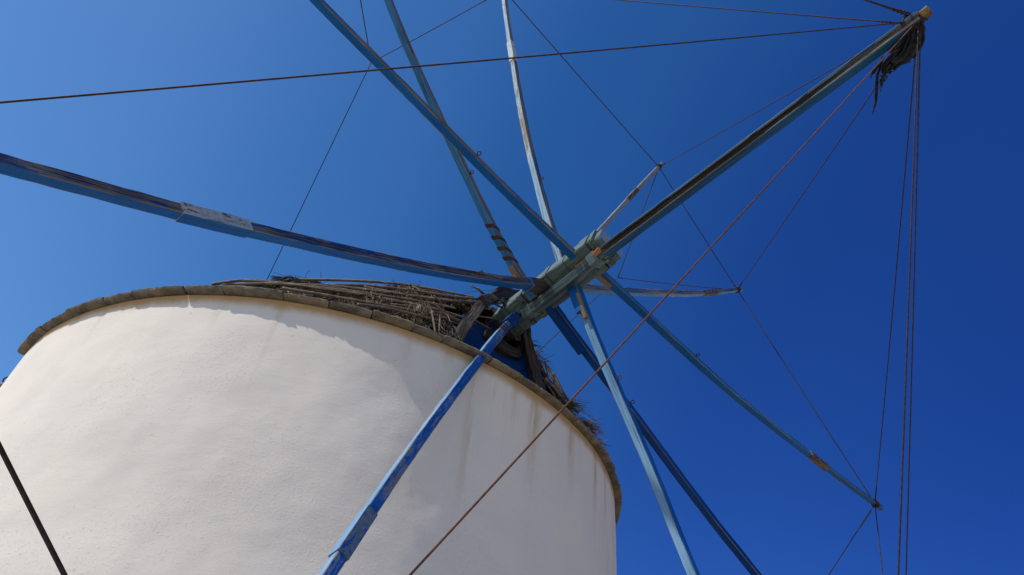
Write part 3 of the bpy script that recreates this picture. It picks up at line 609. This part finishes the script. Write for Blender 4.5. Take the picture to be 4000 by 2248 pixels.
# hub: two long timbers clamping the bowsprit
def hub_timber(name, ax0, ax1, w0, w1, m0, m1, mat, parent, ch=0.014, step=0.05, jit=0.004):
    n = max(2, int((ax1 - ax0) / step) + 1); wc, mc = (w0 + w1) / 2, (m0 + m1) / 2; mb = MB()
    mb.beam([hp(ax0 + (ax1 - ax0) * k / (n - 1), wc, mc) for k in range(n)], lambda f: (w1 - w0, m1 - m0), MM, ch, (0, 0, 0, 0) if not isinstance(mat, list) else (0, 0, 0, 1), jit)
    return mb.build(name, mat if isinstance(mat, list) else [mat], parent)
hu = hub_timber('hub_timber', -0.56, 0.52, -0.135, -0.004, -0.12, 0.105, M['sage'], rotor)
hl = hub_timber('hub_timber', -0.555, 0.52, 0.004, 0.150, -0.12, 0.075, M['sage'], rotor)
hub_timber('hub_end', 0.50, 0.645, -0.112, -0.012, -0.09, 0.098, [M['sage'], M['endgrain']], hu, 0.022, 0.03)
hub_timber('hub_end', 0.50, 0.645, 0.055, 0.148, -0.09, 0.062, [M['sage'], M['endgrain']], hl, 0.022, 0.03)
hub_timber('hub_core', -0.62, 0.50, -0.10, 0.11, -0.135, 0.05, M['old_wood'], rotor, 0.03)
for ax, wd, mt, g in ((-0.245, 0.055, 'sage', 0.007), (0.045, 0.055, 'sage', 0.007), (0.46, 0.10, 'sage', 0.008), (-0.45, 0.05, 'sage', 0.004), (0.545, 0.022, 'sage', 0.004), (0.572, 0.022, 'sage', 0.006)):
    hub_timber('iron_strap', ax - wd / 2, ax + wd / 2, -0.135 - g, -0.004 + 0.002, -0.12 - g, 0.115 + g, M[mt], hu, 0.012, 0.03, 0.001)
for ax, wd, mt, g in ((-0.48, 0.05, 'sage', 0.006), (-0.19, 0.07, 'sage', 0.007), (0.19, 0.06, 'sage', 0.007), (0.46, 0.11, 'sage', 0.009), (0.545, 0.022, 'sage', 0.004), (0.572, 0.022, 'sage', 0.006), (-0.32, 0.03, 'sage_wood', 0.004)):
    hub_timber('iron_strap', ax - wd / 2, ax + wd / 2, 0.003, 0.150 + g, -0.12 - g, 0.085 + g, M[mt], hl, 0.012, 0.03, 0.001)
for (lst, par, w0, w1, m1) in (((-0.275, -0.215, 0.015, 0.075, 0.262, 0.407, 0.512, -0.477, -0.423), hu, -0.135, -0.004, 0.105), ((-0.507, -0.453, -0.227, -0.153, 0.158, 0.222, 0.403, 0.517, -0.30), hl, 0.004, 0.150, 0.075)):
    for ax in lst: hub_timber('strap_gap_line', ax - 0.003, ax + 0.003, w0 - 0.0035 if w0 < 0 else w0 + 0.001, w1 - 0.001 if w0 < 0 else w1 + 0.0035, -0.12, m1 + 0.0035, M['rust_strap'], par, 0.012, 0.03, 0.0)  # thin dark rings added to draw the shaded gaps beside the straps
hub_timber('rear_strap', -0.60, -0.555, -0.13, 0.145, -0.125, 0.105, M['rust_strap'], rotor, 0.03, 0.03)
for (ax, w, m) in ((0.44, -0.05, 0.124), (0.485, -0.045, 0.124), (0.45, 0.10, 0.095), (-0.245, -0.07, 0.123), (-0.19, 0.11, 0.093), (0.19, 0.11, 0.093)):   # bolt heads
    mb = MB(); mb.tube([hp(ax, w, m - 0.004), hp(ax, w, m + 0.007)], 0.010, 8); mb.build('bolt', M['rust_strap'], hu if w < 0 else hl)
# bracket with bolt on the rear
mb = MB(); mb.beam([hp(-0.44, -0.17, 0.05), hp(-0.395, -0.17, 0.05)], lambda f: (0.055, 0.012), MM, 0.003, (0, 0, 0, 0)); mb.tube([hp(-0.417, -0.172, 0.055), hp(-0.417, -0.172, 0.075)], 0.012, 8)
mb.build('bracket', M['sage_wood'], hu)
mb = MB(); mb.beam([hp(0.525, -0.028, 0.185), hp(0.60, -0.040, 0.185)], lambda f: (0.036 + 0.006 * f, 0.03), MM, 0.003, (0, 0, 0, 0)); mb.build('wedge', M['wedge_orange'], rotor)
mb = MB(); mb.beam([hp(0.33, -0.034, 0.135), hp(0.47, -0.030, 0.15)], lambda f: (0.02 + 0.014 * f, 0.024), MM, 0.003, (0, 0, 0, 0)); mb.build('wedge', M['wedge_orange'], rotor)
for (ax, w) in ((0.555, 0.0), (0.575, 0.045), (0.56, 0.075)):
    mb = MB(); mb.beam([hp(ax, w, 0.16), hp(ax + 0.03, w, 0.155)], lambda f: (0.026, 0.03), MM, 0.006, (0, 0, 0, 0), 0.003); mb.build('packing_block', M['sage'], rotor)
# shaft into the tower
mb = MB(); mb.tube([hp(-0.55 - 0.2 * k, 0, -0.02) for k in range(13)], lambda f: 0.125 + 0.03 * min(1, f * 4), 10); mb.build('shaft', [M['dark_blue']], rotor)
for ax in (-0.66, -0.76):
    mb = MB(); mb.tube([hp(ax, 0, -0.02), hp(ax - 0.03, 0, -0.02)], 0.148, 12); mb.build('shaft_band', M['rust_strap'], rotor)

# bowsprit: square pole set on edge, a channel cut along its upper face
BOW = [[2.772,-0.003,5.639],[3.068,0.0,5.691],[3.362,0.003,5.742],[3.656,0.007,5.793],[3.951,0.013,5.843],[4.245,0.02,5.892],[4.539,0.026,5.942],[4.834,0.033,5.992],[5.128,0.04,6.041],[5.423,0.046,6.091],[5.717,0.053,6.141],[6.012,0.06,6.191],[6.306,0.065,6.241]]
bp = [V(p) for p in BOW]
def bow_shift(p):
    ax = (p - H).dot(AX); k = 1 - min(1, max(0, (ax - 0.65) / 2.3)); w = (p - H).dot(WW)
    q = p + MM * (0.135 * k)
    if ax < 0.62: q += WW * (0.030 - w) * min(1, (0.62 - ax) / 0.25)
    return q
bpath = Path(catmull([bow_shift(p) for p in bp], 0.06)); BOWL = bpath.L
GA = math.radians(38); GG = (MM * math.cos(GA) - WW * math.sin(GA)).normalized(); HH = (MM * math.sin(GA) + WW * math.cos(GA)).normalized()
def make_bow():
    mb = MB(); pts = bpath.sub(0, BOWL - 0.075, 0.045); n = len(pts); Ls = [k * (BOWL - 0.075) / (n - 1) for k in range(n)]; base = 0
    for k, p in enumerate(pts):
        ax = (p - H).dot(AX); f = k / (n - 1); T = bpath.tan(Ls[k]); g = (GG - T * GG.dot(T)).normalized(); h = T.cross(g)
        if h.dot(HH) < 0: h = -h
        s_ = 0.037 - 0.006 * f; sg = s_ * 1.7
        dep = 0.022 * min(1, max(0, (ax - 0.62) / 0.1)) * min(1, max(0, (2.75 - ax) / 0.5)) ; gw = s_ * (0.80 - 0.25 * min(1, max(0, (ax - 1.9) / 0.9)))
        c = 0.005; jj = lambda q: 0.003 * noise.noise(V((Ls[k] * 5, q * 1.7, 3))) + 0.0015 * noise.noise(V((Ls[k] * 30, q * 1.7, 7)))
        # (g,h) section: +g face carries the channel, +h is the lower visible face
        sec = [(sg, s_ - c), (sg, gw), (sg - dep, gw * 0.95), (sg - dep, -gw * 0.50), (sg, -gw * 0.56), (sg, -s_ + c), (sg - c, -s_), (-sg + c, -s_), (-sg, -s_ + c), (-sg, s_ - c), (-sg + c, s_), (sg - c, s_)]
        for j, (x, y) in enumerate(sec): e = jj(j); mb.v.append(p + g * (x + e) + h * (y + e))
    m = 12
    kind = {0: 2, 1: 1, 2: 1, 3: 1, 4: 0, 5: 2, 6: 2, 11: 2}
    for k in range(n - 1):
        ax = (pts[k] - H).dot(AX); green = ax < 0.56
        for j in range(m):
            j2 = (j + 1) % m; q = kind.get(j, 0)
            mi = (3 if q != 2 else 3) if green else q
            mb.quad((k * m + j, k * m + j2, (k + 1) * m + j2, (k + 1) * m + j), [(Ls[k], j * 0.3), (Ls[k], j * 0.3 + 0.06), (Ls[k + 1], j * 0.3 + 0.06), (Ls[k + 1], j * 0.3)], mi)
    mb.quad(tuple(range(m - 1, -1, -1)), [(0.01 * j, 0.02 * (j % 3)) for j in range(m)], 3); mb.quad(tuple((n - 1) * m + j for j in range(m)), [(0.01 * j, 0.02 * (j % 3)) for j in range(m)], 1)
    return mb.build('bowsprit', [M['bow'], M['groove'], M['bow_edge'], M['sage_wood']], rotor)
bow = make_bow()
mb = MB(); mb.beam(bpath.sub(BOWL - 0.19, BOWL, 0.03), lambda f: (0.062, 0.062), GG, 0.014, (0, 0, 0, 0), 0.003); mb.build('bowsprit_tip', M['bow_tip'], bow)
def bow_band(t0, t1, mat, name, grow):
    mb = MB(); mb.beam(bpath.sub(t0, t1, 0.03), lambda f: (0.076 + grow, 0.126 + grow), GG, 0.004, (0, 0, 0, 0), 0.0006); mb.build(name, M[mat], bow)
bow_band(0.045, 0.105, 'sage', 'iron_strap', 0.010); bow_band(0.76, 0.85, 'sage', 'iron_strap', 0.014)
mb = MB()
for k in range(9):
    t = BOWL - 0.05 - 0.016 * k; c = bpath.at(t); T = bpath.tan(t); g = (GG - T * GG.dot(T)).normalized(); h = T.cross(g); rr = 0.040 + 0.006 * (k > 3)
    tl = random.uniform(-0.02, 0.02)
    mb.tube([c + (g * math.cos(q) + h * math.sin(q)) * rr + T * tl * math.cos(q) for q in [2 * math.pi * j / 12 for j in range(12)]], 0.0065, 5, close=True)
mb.build('tip_lashing', M['wire'], bow)

# wires
def wire(name, a, b, r, parent, mat='wire', sag=0.0, twist_a=0.0, twist_b=0.0, **props):
    n = 28; mb = MB(); pts = [a.lerp(b, k / n) + V((0, 0, -sag * 4 * (k / n) * (1 - k / n))) for k in range(n + 1)]
    mb.tube(pts, r, 6)
    L = (b - a).length; T = (b - a).normalized(); N = T.orthogonal().normalized(); B = T.cross(N)
    for end, ln in ((a, twist_a), (b, -twist_b)):
        if ln:
            m = int(abs(ln) * 160); st = [end + T * (ln * (0.25 + 0.75 * j / m)) + (N * math.cos(j * 1.1) + B * math.sin(j * 1.1)) * r * 1.5 + V((0, 0, -sag * 4 * abs(ln) / L)) for j in range(m + 1)]
            mb.tube(st, r * 0.75, 5)
            tail = st[-1]; mb.tube([tail, tail + N * 0.02 + T * 0.01], r * 0.7, 5)
    return mb.build(name, M[mat], parent, smooth=True, **props)
def bt(t, g=0.0, h=0.0): return bpath.at(BOWL - t) + GG * g + HH * h
STAY = {'A': bt(0.155, 0.04, -0.02), 'D': bt(0.17, 0.03, -0.04), 'B': bt(0.085, 0.03, -0.03), 'C': bt(0.10, 0.02, -0.04), 'E': bt(0.20, -0.03, -0.03), 'F': bt(0.12, -0.03, 0.03), 'G': bt(0.105, 0.0, 0.04), 'H': bt(0.09, 0.0, 0.045), 'I': bt(0.10, 0.03, 0.045), 'J': bt(0.13, 0.035, 0.035)}
TIE['J'] = TIE['J'] + V((0.02, 0.022, 0.0))
for n in 'ABCDEFGHIJ':
    wire('stay_wire', STAY[n], TIE[n], {'A': 0.0038, 'J': 0.0044}.get(n, 0.0046), rotor, 'wire_rust' if n == 'J' else 'wire', 0.01, 0.12 if n in 'ADBC' else 0.0, 0.28 if n in 'EFG' else 0.0)
order = 'ABCDEFGHIJ'
for k in range(10):
    a_, b_ = order[k], order[(k + 1) % 10]
    wire('rim_wire', TIE[a_], TIE[b_], 0.0058 if (a_, b_) != ('J', 'A') else 0.0070, rotor, 'wire', 0.008)
    if (a_, b_) == ('J', 'A'): pass

# ------------------------------------------------------------------ tether ropes from pairs of spoke tips back over the roof
def tether(tips, node, anchor, label):
    t = empty('tether_wire', V(anchor), label=label, category='wire', group='forked tether wires')
    wire('anchor_wire', V(node), V(anchor), 0.0052, t, 'wire', 0.0)
    for n in tips: wire('branch_wire', TIE[n], V(node), 0.0052, t, 'wire', 0.02, 0.30, 0.06)
    return t
tether('CD', (1.879, -1.878, 8.44), (-2.6435, -0.758, 4.842), 'forked dark wire tying two upper spokes back behind the thatch')
tether('EF', (1.82, 2.405, 8.414), (-2.4717, 1.2055, 4.842), 'forked dark wire tying the two far right spoke tips back behind the hub')
tether('GH', (1.718, 4.969, 4.067), (1.6, 3.6, 0.0), 'dark wire looped at the lower right spoke tip running down out of view')

# ------------------------------------------------------------------ torn cloth at the bowsprit tip
RAG = [[[6.205,0.046,6.292],[6.156,0.076,6.274],[6.1,0.117,6.248],[6.055,0.151,6.227],[6.001,0.164,6.22]],[[6.211,0.049,6.254],[6.161,0.1,6.222],[6.098,0.153,6.189],[6.032,0.185,6.17],[5.949,0.205,6.159],[5.875,0.267,6.12]],[[6.216,0.047,6.219],[6.181,0.111,6.178],[6.118,0.171,6.141],[6.051,0.199,6.124],[5.986,0.206,6.122],[5.927,0.225,6.111]],[[6.219,0.089,6.263],[6.194,0.153,6.222],[6.157,0.207,6.188],[6.13,0.232,6.172]],[[6.214,0.062,6.245],[6.168,0.136,6.198],[6.096,0.205,6.155],[6.048,0.238,6.135]],[[5.959,0.131,6.171],[5.892,0.161,6.153],[5.845,0.187,6.138],[5.823,0.198,6.131]],[[5.936,0.188,6.206],[5.87,0.238,6.175],[5.822,0.3,6.136],[5.764,0.376,6.088],[5.716,0.417,6.063]],[[5.963,0.186,6.171],[5.908,0.231,6.143],[5.867,0.266,6.121],[5.83,0.317,6.089]],[[6.193,0.014,6.242],[6.137,0.061,6.212],[6.066,0.108,6.183],[5.986,0.12,6.177]],[[6.214,0.067,6.278],[6.141,0.135,6.235],[6.056,0.198,6.196],[5.987,0.211,6.19],[5.942,0.207,6.194]]]
RAGW = [0.07, 0.075, 0.075, 0.07, 0.085, 0.018, 0.017, 0.018, 0.06, 0.085]
def make_rag():
    t = empty('torn_cloth', V((6.2, 0.06, 6.25)), label='tattered dark grey cloth wrapped round the bowsprit tip, its shreds blown down', category='cloth')
    for i, pl in enumerate(RAG):
        p = catmull([V(q) for q in pl], 0.012); n = len(p); vs, fs = [], []; w0 = RAGW[i]; cols = 7
        for k in range(n):
            T = (p[min(k + 1, n - 1)] - p[max(k - 1, 0)]).normalized(); vd = (CAM - p[k]).normalized(); vd = V((0.05, -0.5, -0.86)); B = T.cross(vd).normalized(); N = B.cross(T); f = k / (n - 1)
            w = w0 * (0.75 + 0.5 * math.sin(f * 2.6)) * (1 - 0.55 * f ** 3)
            for c in range(cols):
                u = c / (cols - 1) - 0.5
                ed = 1 + 0.35 * noise.noise(V((k * 0.31, i * 4.1, 5 if u > 0 else 9)))
                off = N * (0.018 * math.sin(u * 16 + i * 2 + k * 0.12) * (w / 0.05) + 0.012 * noise.noise(V((k * 0.15, u * 4, i))))
                vs.append(p[k] + B * (u * w * ed) + off + T * (0.012 * noise.noise(V((c * 1.9, i, 3))) if k == n - 1 else 0))
        for k in range(n - 1):
            for c in range(cols - 1): fs.append((k * cols + c, k * cols + c + 1, (k + 1) * cols + c + 1, (k + 1) * cols + c))
        # ragged fringe: drop some end faces
        fs = [f for f in fs if not (f[0] // cols > n - 7 and random.random() < 0.35)]
        o = link('cloth_strip', mesh('cloth_strip', vs, fs, M['cloth'], smooth=True), t)
        md = o.modifiers.new('thickness', 'SOLIDIFY'); md.thickness = 0.003
make_rag()
